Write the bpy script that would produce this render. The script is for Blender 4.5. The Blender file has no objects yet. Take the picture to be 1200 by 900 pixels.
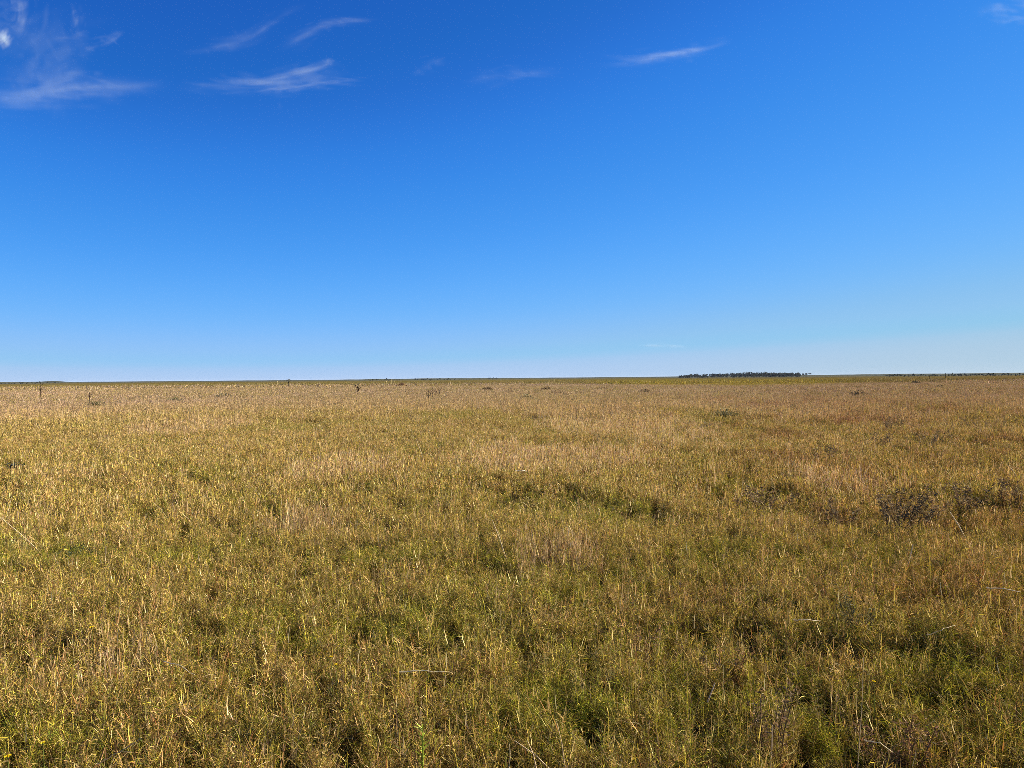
import bpy, bmesh, math, random
import numpy as np
from mathutils import Vector, Matrix, Euler, noise as mnoise

rng = np.random.default_rng(7)
random.seed(7)
sc = bpy.context.scene
col = sc.collection
R = math.radians

# ------------------------------------------------------------------ camera
CAM_H = 1.62
FPX = 906.0                       # focal length in pixels of a 1200 px wide frame
PITCH, ROLL = R(0.40), R(-0.50)
cam_d = bpy.data.cameras.new('camera')
cam = bpy.data.objects.new('camera', cam_d)
col.objects.link(cam)
CM = Matrix.Rotation(math.pi / 2 - PITCH, 4, 'X') @ Matrix.Rotation(ROLL, 4, 'Z')
cam.matrix_world = Matrix.Translation((0, 0, CAM_H)) @ CM
cam_d.sensor_fit = 'HORIZONTAL'
cam_d.sensor_width = 36
cam_d.lens = FPX / 1200 * 36
cam_d.clip_start = 0.05
cam_d.clip_end = 200000
sc.camera = cam
CM3 = CM.to_3x3()


def ray(px, py):
    return (CM3 @ Vector(((px - 600) / FPX, (450 - py) / FPX, -1))).normalized()


def ground_at(px, py, h=0.0):
    """point of the meadow (at height h) that the photo shows at a pixel"""
    d = ray(px, py)
    t = (h - CAM_H) / d.z
    return Vector((d.x * t, d.y * t, h))


def at_dist(px, py, dist):
    """point on the ray at a horizontal distance"""
    d = ray(px, py)
    t = dist / math.hypot(d.x, d.y)
    return Vector((d.x * t, d.y * t, CAM_H + d.z * t))


# ------------------------------------------------------------------ helpers
def tag(o, label=None, cat=None, group=None, kind=None):
    if label: o['label'] = label
    if cat: o['category'] = cat
    if group: o['group'] = group
    if kind: o['kind'] = kind
    return o


def empty(name, loc, label, cat, group=None, rz=0.0):
    o = bpy.data.objects.new(name, None)
    o.empty_display_size = 0.2
    o.location = loc
    o.rotation_euler = (0, 0, rz)
    col.objects.link(o)
    return tag(o, label, cat, group)


def link_mesh(name, me, mat, parent=None, loc=None):
    o = bpy.data.objects.new(name, me)
    if mat and not me.materials:
        me.materials.append(mat)
    col.objects.link(o)
    if parent: o.parent = parent
    if loc is not None: o.location = loc
    return o


class MB:
    """collects quads / tris and per-vertex colours"""
    def __init__(self):
        self.v, self.f, self.c, self.n = [], [], [], 0

    def add(self, v, f, c=None):
        v = np.asarray(v, float).reshape(-1, 3)
        if c is None: c = np.ones((len(v), 3))
        c = np.broadcast_to(np.asarray(c, float), (len(v), 3))
        self.v.append(v); self.c.append(c)
        self.f.append(np.asarray(f, int) + self.n)
        self.n += len(v)

    def mesh(self, name, smooth=False):
        me = bpy.data.meshes.new(name)
        V = np.concatenate(self.v); C = np.concatenate(self.c)
        loops, starts, tot = [], [], 0
        for f in self.f:
            k = f.shape[1]
            starts.append(np.arange(len(f)) * k + tot)
            loops.append(f.reshape(-1)); tot += f.size
        loops = np.concatenate(loops).astype(np.int32)
        starts = np.concatenate(starts).astype(np.int32)
        me.vertices.add(len(V)); me.vertices.foreach_set('co', V.astype(np.float32).ravel())
        me.loops.add(len(loops)); me.loops.foreach_set('vertex_index', loops)
        me.polygons.add(len(starts)); me.polygons.foreach_set('loop_start', starts)
        a = me.color_attributes.new('tint', 'FLOAT_COLOR', 'POINT')
        a.data.foreach_set('color', np.concatenate([C, np.ones((len(C), 1))], 1).astype(np.float32).ravel())
        me.update(calc_edges=True)
        if smooth: me.polygons.foreach_set('use_smooth', [True] * len(me.polygons))
        me.validate()
        return me


def unit(a):
    return a / np.maximum(np.linalg.norm(a, axis=-1, keepdims=True), 1e-9)


def ribbons(mb, base, d0, d1, L, W, S, tint, tip=0.15, twist=0.0, cup=0.0):
    """N curved tapering blades: start at base heading d0, bend towards d1"""
    N = len(base)
    d0, d1 = unit(d0), unit(d1)
    t = np.linspace(0, 1, S + 1)[None, :, None]
    P = base[:, None] + L[:, None, None] * (t * d0[:, None] + 0.5 * t * t * (d1 - d0)[:, None])
    T = unit(d0[:, None] + t * (d1 - d0)[:, None])
    rv = unit(rng.normal(size=(N, 3)))
    rv[:, 2] *= 0.35
    side = unit(np.cross(T, rv[:, None]))
    w = (1 - (1 - tip) * t ** 1.4) * W[:, None, None] * 0.5
    V = np.stack([P - side * w, P + side * w], 2)             # N,S+1,2,3
    idx = np.arange(N * (S + 1) * 2).reshape(N, S + 1, 2)
    F = np.stack([idx[:, :-1, 0], idx[:, :-1, 1], idx[:, 1:, 1], idx[:, 1:, 0]], -1).reshape(-1, 4)
    Cc = np.broadcast_to(tint[:, None, None, :], V.shape)
    mb.add(V.reshape(-1, 3), F, Cc.reshape(-1, 3))
    return P, T


def tube(mb, pts, rad, tint, n=6, cap=True):
    pts = [Vector(p) for p in pts]
    m = len(pts)
    if not hasattr(rad, '__len__'): rad = [rad] * m
    V, F = [], []
    up = Vector((0.31, 0.17, 0.93))
    for i, p in enumerate(pts):
        t = (pts[min(i + 1, m - 1)] - pts[max(i - 1, 0)]).normalized()
        a = t.cross(up)
        if a.length < 1e-3: a = t.cross(Vector((1, 0, 0)))
        a.normalize(); b = t.cross(a)
        for k in range(n):
            th = 2 * math.pi * k / n
            V.append(p + (a * math.cos(th) + b * math.sin(th)) * rad[i])
    for i in range(m - 1):
        for k in range(n):
            F.append((i * n + k, i * n + (k + 1) % n, (i + 1) * n + (k + 1) % n, (i + 1) * n + k))
    mb.add([tuple(v) for v in V], F, tint)
    if cap:
        c = len(V)
        mb.add([tuple(v) for v in V[-n:]] + [tuple(pts[-1])], [(k, (k + 1) % n, n) for k in range(n)], tint)


# ------------------------------------------------------------------ node helpers
class NT:
    def __init__(self, tree):
        self.t = tree; self.n = tree.nodes; self.l = tree.links

    def new(self, typ, **kw):
        nd = self.n.new(typ)
        for k, v in kw.items(): setattr(nd, k, v)
        return nd

    def put(self, sock, v):
        if hasattr(v, 'is_output'): self.l.new(v, sock)
        else: sock.default_value = v

    def math(self, op, a, b=0.0, c=None, clamp=False):
        nd = self.new('ShaderNodeMath', operation=op, use_clamp=clamp)
        self.put(nd.inputs[0], a); self.put(nd.inputs[1], b)
        if c is not None: self.put(nd.inputs[2], c)
        return nd.outputs[0]

    def vmath(self, op, a, b=(0, 0, 0)):
        nd = self.new('ShaderNodeVectorMath', operation=op)
        self.put(nd.inputs[0], a)
        if op == 'SCALE': self.put(nd.inputs['Scale'], b)
        elif op not in ('LENGTH', 'NORMALIZE'): self.put(nd.inputs[1], b)
        return nd.outputs['Value' if op in ('LENGTH', 'DOT_PRODUCT') else 'Vector']

    def noise(self, vec, scale, detail=3, rough=0.55):
        nd = self.new('ShaderNodeTexNoise')
        self.put(nd.inputs['Vector'], vec)
        nd.inputs['Scale'].default_value = scale
        nd.inputs['Detail'].default_value = detail
        nd.inputs['Roughness'].default_value = rough
        return nd.outputs['Fac']

    def ramp(self, fac, stops, interp='LINEAR'):
        nd = self.new('ShaderNodeValToRGB')
        cr = nd.color_ramp; cr.interpolation = interp
        while len(cr.elements) < len(stops): cr.elements.new(0.5)
        for e, (p, c) in zip(cr.elements, stops):
            e.position = p
            e.color = (*c, 1) if hasattr(c, '__len__') else (c, c, c, 1)
        self.put(nd.inputs['Fac'], fac)
        return nd.outputs['Color']

    def mix(self, fac, a, b, blend='MIX'):
        nd = self.new('ShaderNodeMix', data_type='RGBA', blend_type=blend)
        self.put(nd.inputs[0], fac)
        self.put(nd.inputs[6], a if hasattr(a, 'is_output') else (*a, 1))
        self.put(nd.inputs[7], b if hasattr(b, 'is_output') else (*b, 1))
        return nd.outputs[2]

    def smooth(self, v, lo, hi):
        nd = self.new('ShaderNodeMapRange', interpolation_type='SMOOTHSTEP')
        self.put(nd.inputs['Value'], v)
        nd.inputs['From Min'].default_value = lo
        nd.inputs['From Max'].default_value = hi
        return nd.outputs['Result']


def new_mat(name):
    m = bpy.data.materials.new(name); m.use_nodes = True
    m.node_tree.nodes.clear()
    return m, NT(m.node_tree)


def meadow_tint(n):
    """kind of sward at a place of the meadow, as a colour multiplier: golden
    hay, pale pinkish hay, greener regrowth, brown weedy ground"""
    pos = n.new('ShaderNodeNewGeometry').outputs['Position']
    sep = n.new('ShaderNodeSeparateXYZ'); n.put(sep.inputs[0], pos)
    flat = n.new('ShaderNodeCombineXYZ')
    n.put(flat.inputs[0], sep.outputs[0]); n.put(flat.inputs[1], sep.outputs[1])
    p = flat.outputs[0]
    dist = n.vmath('LENGTH', p)
    nA = n.noise(p, 0.09, 3)
    nB = n.noise(n.vmath('ADD', p, (41, 7, 3)), 0.55, 3, 0.6)
    nC = n.noise(n.vmath('ADD', p, (-13, 77, 9)), 0.022, 2)
    # distance with a ragged edge
    dd = n.math('MULTIPLY', dist, n.math('ADD', 0.72, n.math('MULTIPLY', nA, 0.56)))
    # the greener far pasture begins nearer on the right than on the left
    ang = n.math('DIVIDE', sep.outputs[0], n.math('MAXIMUM', n.math('ADD', sep.outputs[1], 1.0), 1.0))
    start = n.ramp(n.math('ADD', n.math('MULTIPLY', ang, 0.5), 0.5), [(0.15, 0.50), (0.50, 0.70), (0.60, 1.05), (0.65, 1.20), (0.73, 0.95), (0.82, 0.62)])
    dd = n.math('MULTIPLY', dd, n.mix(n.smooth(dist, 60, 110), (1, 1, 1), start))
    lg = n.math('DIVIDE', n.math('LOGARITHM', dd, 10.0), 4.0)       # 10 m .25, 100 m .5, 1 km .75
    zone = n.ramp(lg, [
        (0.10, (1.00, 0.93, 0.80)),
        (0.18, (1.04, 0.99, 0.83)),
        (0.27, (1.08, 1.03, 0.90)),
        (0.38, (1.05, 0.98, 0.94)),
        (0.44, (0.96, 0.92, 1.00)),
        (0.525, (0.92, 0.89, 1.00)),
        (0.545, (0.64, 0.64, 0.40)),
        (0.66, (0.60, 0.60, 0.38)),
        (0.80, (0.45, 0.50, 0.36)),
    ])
    # right-hand side of the meadow: browner
    brown = n.math('MULTIPLY', n.smooth(n.math('ADD', ang, n.math('MULTIPLY', n.math('SUBTRACT', nA, 0.5), 0.8)), 0.05, 0.6), 0.75)
    zone = n.mix(brown, zone, n.mix(1.0, zone, (0.84, 0.76, 0.74), 'MULTIPLY'))
    # rusty weeds spread through the right-hand side
    nD = n.noise(n.vmath('ADD', p, (5, -31, 2)), 0.38, 3, 0.6)
    rust = n.math('MULTIPLY', n.math('MULTIPLY', n.smooth(nD, 0.50, 0.66), n.smooth(ang, 0.0, 0.35)), n.math('SUBTRACT', 0.8, n.math('MULTIPLY', n.smooth(dist, 40, 90), 0.5)))
    zone = n.mix(rust, zone, n.mix(1.0, zone, (0.66, 0.50, 0.50), 'MULTIPLY'))
    # green regrowth patches
    green = n.math('MULTIPLY', n.smooth(nB, 0.50, 0.70), 0.5)
    zone = n.mix(green, zone, n.mix(1.0, zone, (0.78, 0.95, 0.56), 'MULTIPLY'))
    # bleached pinkish patches
    pale = n.math('MULTIPLY', n.smooth(nC, 0.50, 0.68), 0.7)
    zone = n.mix(pale, zone, n.mix(1.0, zone, (1.04, 1.0, 1.3), 'MULTIPLY'))
    # far strip right of centre: yellower
    strip = n.math('MULTIPLY', n.math('MULTIPLY', n.smooth(ang, 0.06, 0.16), n.math('SUBTRACT', 1.0, n.smooth(ang, 0.36, 0.5))), n.math('SUBTRACT', 1.0, n.smooth(dist, 500, 900)))
    strip = n.math('MULTIPLY', strip, n.smooth(dd, 125, 150))
    zone = n.mix(strip, zone, n.mix(1.0, zone, (1.22, 1.25, 0.8), 'MULTIPLY'))
    return zone, dist, p


# ------------------------------------------------------------------ materials
def plant_mat(name, trans=0.24, zone=True, gloss=0.02):
    m, n = new_mat(name)
    a = n.new('ShaderNodeVertexColor', layer_name='tint')
    c = a.outputs['Color']
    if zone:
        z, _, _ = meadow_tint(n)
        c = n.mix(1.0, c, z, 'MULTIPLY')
    d = n.new('ShaderNodeBsdfDiffuse'); n.put(d.inputs['Color'], c)
    t = n.new('ShaderNodeBsdfTranslucent'); n.put(t.inputs['Color'], c)
    mx = n.new('ShaderNodeMixShader'); mx.inputs[0].default_value = trans
    n.l.new(d.outputs[0], mx.inputs[1]); n.l.new(t.outputs[0], mx.inputs[2])
    g = n.new('ShaderNodeBsdfGlossy'); g.inputs['Roughness'].default_value = 0.6
    m2 = n.new('ShaderNodeMixShader'); m2.inputs[0].default_value = gloss
    n.l.new(mx.outputs[0], m2.inputs[1]); n.l.new(g.outputs[0], m2.inputs[2])
    o = n.new('ShaderNodeOutputMaterial'); n.l.new(m2.outputs[0], o.inputs[0])
    return m


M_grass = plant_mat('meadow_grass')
M_plant = plant_mat('plant_tissue', zone=False)
M_leaf = plant_mat('tree_foliage', trans=0.2, zone=False, gloss=0.02)

# ground: thatch and soil under the grass, far off the sward itself
M_ground, n = new_mat('meadow_ground')
z, dist, p = meadow_tint(n)
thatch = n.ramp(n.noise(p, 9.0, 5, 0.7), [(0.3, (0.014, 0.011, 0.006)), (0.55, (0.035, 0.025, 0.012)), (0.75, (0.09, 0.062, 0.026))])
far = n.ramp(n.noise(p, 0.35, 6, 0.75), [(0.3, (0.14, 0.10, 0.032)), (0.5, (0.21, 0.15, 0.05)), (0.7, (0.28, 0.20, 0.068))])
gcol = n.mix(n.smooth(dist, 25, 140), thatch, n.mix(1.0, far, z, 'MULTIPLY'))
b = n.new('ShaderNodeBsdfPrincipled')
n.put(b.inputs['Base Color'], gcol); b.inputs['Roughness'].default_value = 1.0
b.inputs['Specular IOR Level'].default_value = 0.0
bump = n.new('ShaderNodeBump'); bump.inputs['Strength'].default_value = 0.7; bump.inputs['Distance'].default_value = 0.05
n.put(bump.inputs['Height'], n.noise(p, 14, 5, 0.7)); n.l.new(bump.outputs[0], b.inputs['Normal'])
o = n.new('ShaderNodeOutputMaterial'); n.l.new(b.outputs[0], o.inputs[0])

# ------------------------------------------------------------------ ground sheet
def relief(x, y):
    r = math.hypot(x, y)
    h = 0.07 * mnoise.noise((x * 0.35, y * 0.35, 1.3)) + 0.05 * mnoise.noise((x * 1.1, y * 1.1, 5.1))
    h *= min(1.0, 60.0 / max(r, 1))
    if r > 160:
        k = min(1.0, (r - 160) / 400)
        h += k * k * (3 - 2 * k) * (-0.35 + 0.6 * mnoise.noise((x * 0.0021, y * 0.0021, 9.0)))
    return h


rad = [0.0]
r = 0.4
while r < 9000:
    rad.append(r); r *= 1.055
NA = 220
V = [(0, 0, relief(0, 0))]
for r in rad[1:]:
    for k in range(NA):
        a = 2 * math.pi * k / NA
        x, y = r * math.sin(a), r * math.cos(a)
        V.append((x, y, relief(x, y)))
F = []
for i in range(len(rad) - 2):
    for k in range(NA):
        a0 = 1 + i * NA + k; a1 = 1 + i * NA + (k + 1) % NA
        F.append((a0, a0 + NA, a1 + NA, a1))
mb = MB(); mb.add(V, F)
mb.f.append(np.array([(0, 1 + k, 1 + (k + 1) % NA) for k in range(NA)]))
gm = mb.mesh('ground', smooth=True)
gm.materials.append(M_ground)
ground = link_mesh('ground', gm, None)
tag(ground, kind='structure')

# ------------------------------------------------------------------ grass tufts
PAL = np.array([
    (0.105, 0.150, 0.014),   # green leaf
    (0.270, 0.275, 0.024),   # yellow green
    (0.470, 0.375, 0.042),   # yellow
    (0.575, 0.410, 0.095),   # straw
    (0.550, 0.345, 0.145),   # tan
    (0.780, 0.600, 0.290),   # bleached
    (0.270, 0.125, 0.045),   # rust brown
])


TINT_SOFT = False


def tints(N, w, soft=False):
    soft = soft or TINT_SOFT
    w = np.array(w, float); w /= w.sum()
    i = rng.choice(len(PAL), N, p=w)
    pal = PAL * .6 + PAL.mean(0) * .4 if soft and TINT_SOFT else PAL
    c = pal[i] * (rng.choice([.5, .8, 1.0, 1.3], (N, 1)) if soft else rng.choice([.3, .65, 1.0, 1.6], (N, 1), p=[.20, .26, .34, .20])) * rng.uniform(0.85, 1.15, (N, 1))
    return c * rng.uniform(0.92, 1.08, (N, 3))


def tuft(name, rad, stems, h0, h1, wid, leaves, basal, wst, wlf, seg=3, flop=0.20, heads=0.35, cast=(1, 1, 1)):
    mb = MB()
    N = stems
    a = rng.uniform(0, 2 * math.pi, N); q = rad * np.sqrt(rng.uniform(0, 1, N))
    nb_ = max(4, N // 4)
    bi = rng.integers(0, nb_, N)
    cx = (q * np.cos(a))[:nb_][bi] + rng.normal(0, rad * .07, N); cy = (q * np.sin(a))[:nb_][bi] + rng.normal(0, rad * .07, N)
    vig = (rng.choice([.45, .8, 1.05, 1.35], nb_, p=[.28, .24, .28, .20])[bi] if not TINT_SOFT else rng.choice([.8, 1.0, 1.15], nb_)[bi])[:, None]
    base = np.stack([cx, cy, np.full(N, -0.01)], 1)
    lean = rng.normal(0, 0.10, (nb_, 2))[bi] + rng.normal(0, 0.04, (N, 2))
    d0 = np.concatenate([lean, np.ones((N, 1))], 1)
    bend = rng.normal(0, flop, (N, 2))
    wild = rng.uniform(size=(N, 1)) < 0.10
    bend = np.where(wild, bend * 4, bend)
    d1 = np.concatenate([lean + bend, np.where(wild, rng.uniform(0.1, .7, (N, 1)), rng.uniform(0.75, 1.0, (N, 1)))], 1)
    L = rng.uniform(h0, h1, N) * np.where(rng.uniform(size=N) < 0.16, 1.4, 1.0)
    W = wid * rng.uniform(0.6, 1.05, N)
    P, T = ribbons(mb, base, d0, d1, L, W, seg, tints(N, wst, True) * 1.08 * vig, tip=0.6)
    # seed heads on some stems
    hd = rng.uniform(size=N) < heads
    if hd.any():
        tp, tt = P[hd, -1], T[hd, -1]
        ribbons(mb, tp - tt * .01, tt, tt + rng.normal(0, .25, tt.shape), rng.uniform(.03, .07, len(tp)), wid * rng.uniform(1.2, 2.0, len(tp)), 2, tints(len(tp), [0, .3, 1, 3, 3.5, 3, 1]), tip=.2)
    # leaves along the stems
    if leaves:
        k = rng.beta(2.2, 1.5, (N, leaves)) * .85 + .15
        ii = np.minimum((k * seg).astype(int), seg - 1); fr = k * seg - ii
        r_ = np.arange(N)[:, None]
        lb = P[r_, ii] * (1 - fr[..., None]) + P[r_, ii + 1] * fr[..., None]
        lb = lb.reshape(-1, 3); M = len(lb)
        aa = rng.uniform(0, 2 * math.pi, M)
        out = np.stack([np.cos(aa), np.sin(aa), rng.uniform(0.2, 2.2, M)], 1)
        tip = np.stack([np.cos(aa + rng.normal(0, .5, M)), np.sin(aa + rng.normal(0, .5, M)), rng.uniform(-1.0, 1.2, M)], 1)
        LL = rng.uniform(0.25, 1.0, M) ** 1.3 * 0.070 * (1 if wid < 0.006 else 1.25)
        ribbons(mb, lb, out, tip, LL, wid * rng.uniform(0.5, 1.1, M), 2, tints(M, wlf) * np.repeat(vig, leaves, 0), tip=0.1)
    # green and dead leaves from the base, tints darkened to deepen shade among stems
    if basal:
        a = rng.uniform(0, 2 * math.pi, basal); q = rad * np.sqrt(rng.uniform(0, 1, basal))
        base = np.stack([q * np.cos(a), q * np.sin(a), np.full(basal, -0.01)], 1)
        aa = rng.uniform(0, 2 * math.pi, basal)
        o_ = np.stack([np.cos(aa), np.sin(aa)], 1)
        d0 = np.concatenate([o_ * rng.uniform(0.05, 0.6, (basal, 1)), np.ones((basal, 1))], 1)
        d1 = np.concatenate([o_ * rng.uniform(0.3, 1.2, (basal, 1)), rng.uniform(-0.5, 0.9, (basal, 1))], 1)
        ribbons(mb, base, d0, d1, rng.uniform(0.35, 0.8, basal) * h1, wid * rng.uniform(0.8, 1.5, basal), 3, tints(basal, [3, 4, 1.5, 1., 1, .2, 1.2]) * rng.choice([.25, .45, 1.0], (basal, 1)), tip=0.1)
    mb.c = [c * np.array(cast) for c in mb.c]
    me = mb.mesh(name)
    me.materials.append(M_grass)
    return bpy.data.objects.new(name, me)


TUFTS = bpy.data.collections.new('tufts')
LOD = []
W_ST = [0.8, 1.6, 1.8, 3.4, 2.2, 1.0, 1.2]
W_LF = [2.0, 3.0, 2.2, 2.6, 1.8, 1.0, 1.2]
W_DRY = [0.5, 1.2, 2.0, 3.6, 2.6, 1.4, 0.8]
W_GRN = [2.0, 5, 3.0, 1.2, 0.5, 0.2, 0.5]
cnt = 0


def lod(specs):
    global cnt
    ids = []
    for sp in specs:
        TUFTS.objects.link(tuft('tuft_%03d' % cnt, *sp[0], **sp[1])); ids.append(cnt); cnt += 1
    LOD.append(ids)


W_PALE = [0.0, 0.3, 0.8, 2.0, 2.6, 3.6, 0.6]
mixes = [(W_ST, W_LF), (W_DRY, W_LF), (W_ST, W_LF), (W_DRY, W_DRY)]
mixg = [(W_ST, W_GRN), (W_GRN, W_GRN)]
def family(rad, n, h0, h1, wid, lv, basal, seg, k):
    """one level of detail: mixed tufts, green tufts, tall bleached tufts"""
    lod([((rad, n, h0, h1, wid, lv, basal, m[0], m[1]), dict(seg=seg)) for m in mixes * k])
    lod([((rad, n, h0, h1 * .85, wid, lv + 1, basal * 2, m[0], m[1]), dict(seg=seg, heads=.1)) for m in mixg * k])
    lod([((rad, int(n * .8), h0 * 1.3, h1 * 1.3, wid * .85, max(1, lv // 3), basal, W_PALE, W_DRY), dict(seg=seg, heads=.6, flop=.12, cast=(1.0, .98, 1.20))) for _ in range(2 * k)])


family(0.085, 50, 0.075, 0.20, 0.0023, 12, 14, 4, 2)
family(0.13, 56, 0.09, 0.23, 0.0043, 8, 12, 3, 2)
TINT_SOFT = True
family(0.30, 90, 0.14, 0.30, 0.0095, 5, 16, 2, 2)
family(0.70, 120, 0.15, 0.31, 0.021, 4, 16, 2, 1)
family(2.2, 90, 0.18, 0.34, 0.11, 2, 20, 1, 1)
FAM = [LOD[i * 3:i * 3 + 3] for i in range(5)]

# hollows: trampled low spots the photograph shows (pixel, half width px, half height px, depth)
HOLLOWS = []
for px, py, hw, hh, dep in [
    (622, 582, 58, 13, 0.85), (690, 590, 30, 10, 0.5), (772, 607, 34, 9, 0.6), (300, 560, 20, 5, 0.4), (92, 658, 28, 10, 0.6),
    (18, 548, 9, 6, 0.7), (57, 520, 8, 5, 0.7), (905, 597, 40, 9, 0.55), (985, 615, 26, 8, 0.5), (1060, 610, 40, 12, 0.5),
    (1160, 600, 30, 8, 0.5), (400, 690, 30, 10, 0.4), (455, 705, 30, 14, 0.5), (525, 718, 30, 12, 0.5), (640, 745, 40, 10, 0.5),
    (560, 700, 22, 9, 0.5), (130, 850, 40, 18, 0.6), (690, 860, 34, 18, 0.6), (1000, 870, 42, 22, 0.75), (1180, 690, 24, 8, 0.5),
    (820, 495, 24, 3, 0.5), (830, 520, 30, 4, 0.5), (1060, 500, 22, 4, 0.5), (1090, 520, 30, 5, 0.5), (1160, 520, 30, 4, 0.4),
    (700, 525, 30, 3, 0.4), (640, 525, 22, 3, 0.4), (340, 500, 24, 3, 0.35), (210, 520, 24, 4, 0.35), (165, 610, 22, 10, 0.5),
    (330, 860, 26, 16, 0.5), (540, 860, 40, 14, 0.5), (860, 690, 24, 8, 0.5), (1010, 740, 22, 9, 0.5), (40, 740, 26, 10, 0.4),
]:
    c = ground_at(px, py, 0.12)
    e = ground_at(px + hw, py, 0.12); f = ground_at(px, py - hh, 0.12); g = ground_at(px, py + hh, 0.12)
    HOLLOWS.append((c.x, c.y, abs(e.x - c.x) * 1.25, max(0.14, abs(f.y - g.y) / 2) * 1.4, dep * (.12 if py > 640 else .68)))


def hollow(x, y):
    k = np.zeros_like(x)
    for cx, cy, rx, ry, dep in HOLLOWS:
        q = ((x - cx) / rx) ** 2 + ((y - cy) / ry) ** 2
        k = np.maximum(k, dep * np.clip(1.35 - q, 0, 1))
    return k


def patches(spec):
    out = []
    for px, py, hw, hh in spec:
        c = ground_at(px, py, 0.2); e = ground_at(px + hw, py, 0.2); f = ground_at(px, py - hh, 0.2); g = ground_at(px, py + hh, 0.2)
        out.append((c.x, c.y, abs(e.x - c.x), abs(f.y - g.y) / 2))
    return out


PALE_AT = patches([(705, 488, 90, 16), (640, 532, 130, 16), (900, 478, 110, 12), (60, 484, 110, 14), (400, 545, 70, 14), (500, 470, 120, 8), (230, 500, 60, 8), (985, 560, 60, 12), (660, 640, 60, 14), (360, 600, 50, 14), (120, 770, 50, 26)])
GREEN_AT = patches([(700, 590, 80, 16), (525, 487, 40, 5), (640, 655, 140, 30), (1120, 770, 90, 36), (90, 645, 60, 14), (230, 640, 70, 16), (330, 720, 90, 26), (450, 640, 60, 14), (860, 640, 90, 24), (470, 720, 60, 24), (640, 800, 110, 40), (840, 490, 40, 5), (60, 850, 60, 30), (1000, 640, 70, 16), (850, 560, 60, 8), (330, 500, 70, 5), (1130, 800, 60, 30)])


def patch_w(x, y, P_):
    k = np.zeros_like(x)
    for cx, cy, rx, ry in P_:
        k = np.maximum(k, np.clip(1.25 - ((x - cx) / rx) ** 2 - ((y - cy) / ry) ** 2, 0, 1))
    return k


def vnoise(x, y, s, seed):
    return np.array([mnoise.noise((a * s, b_ * s, seed)) for a, b_ in zip(x, y)])


PX, PI_, PS, PZ = [], [], [], []


def ring(r0, r1, dens, ids, half=0.75, margin=2.5, feather=0.15, smin=0.75, smax=1.2):
    """scatter tufts over the sector the camera faces, with a margin all round"""
    area = (half + 0.02) * (r1 + margin) ** 2
    n_ = int(area * dens)
    th = rng.uniform(-half - 0.02, half + 0.02, n_) if r0 > 12 else rng.uniform(-math.pi, math.pi, int(n_ * math.pi / half))
    n_ = len(th)
    q = np.sqrt(rng.uniform(0, 1, n_)) * (r1 * (1 + feather))
    x, y = q * np.sin(th), q * np.cos(th)
    if r0 <= 12:
        ok = (y > -2.5) & (np.abs(x) < 0.78 * np.maximum(y, 0) + 3.0)
        x, y, q = x[ok], y[ok], q[ok]
    pr = np.clip((q - r0 * (1 - feather)) / max(2 * feather * r0, 1e-3), 0, 1) if r0 > 0 else np.ones_like(q)
    pr = pr * np.clip((r1 * (1 + feather) - q) / (2 * feather * r1), 0, 1)
    ok = rng.uniform(size=len(x)) < pr
    x, y, q = x[ok], y[ok], q[ok]
    nz = vnoise(x, y, 0.8, 2.2) * 0.10 + vnoise(x, y, 2.3, 8.8) * 0.12 + vnoise(x, y, 15.0, 3.1) * 0.80
    nb = vnoise(x, y, 0.16, 4.4)
    hol = hollow(x, y)
    keep = rng.uniform(size=len(x)) < np.clip(0.80 + nz * 1.2, 0.32, 1) * (1 - 0.3 * hol)
    x, y, nz, nb, hol = x[keep], y[keep], nz[keep], nb[keep], hol[keep]
    s = rng.uniform(smin, smax, len(x)) * (1 + 0.34 * nz + 0.10 * nb) * (1 - 0.6 * hol)
    z = np.array([relief(a, b_) for a, b_ in zip(x, y)])
    PX.append(np.stack([x, y, z], 1))
    r_ = np.hypot(x, y)
    wp = patch_w(x, y, PALE_AT) * .95 + np.clip(vnoise(x, y, 0.06, 6.6) * 2.2 - .35, 0, .6) + np.interp(r_, [0, 25, 45, 120, 280, 330], [.03, .06, .45, .55, .5, .1])
    wg = patch_w(x, y, GREEN_AT) * .75 + np.clip(vnoise(x, y, 0.5, 12.1) * 1.6 - .1, 0, .55) * np.interp(r_, [0, 40, 60], [1, .7, .3]) + hol * .8 + .05
    u = rng.uniform(size=len(x))
    pk = np.where(u < np.clip(wp, 0, .85), rng.choice(ids[2], len(x)), rng.choice(ids[0], len(x)))
    pk = np.where((u >= np.clip(wp, 0, .85)) & (rng.uniform(size=len(x)) < np.clip(wg, 0, .9)), rng.choice(ids[1], len(x)), pk)
    PI_.append(pk)
    sxy = rng.uniform(0.85, 1.2, len(x))
    PS.append(np.stack([sxy, sxy, np.clip(s, 0.25, 1.3)], 1))
    print('ring', r0, r1, len(x))


ring(0.0, 9.0, 90, FAM[0])
ring(9.0, 26.0, 42, FAM[1])
ring(26.0, 64.0, 9.5, FAM[2])
ring(64.0, 150.0, 2.1, FAM[3])
ring(150.0, 420.0, 0.16, FAM[4])

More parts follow.
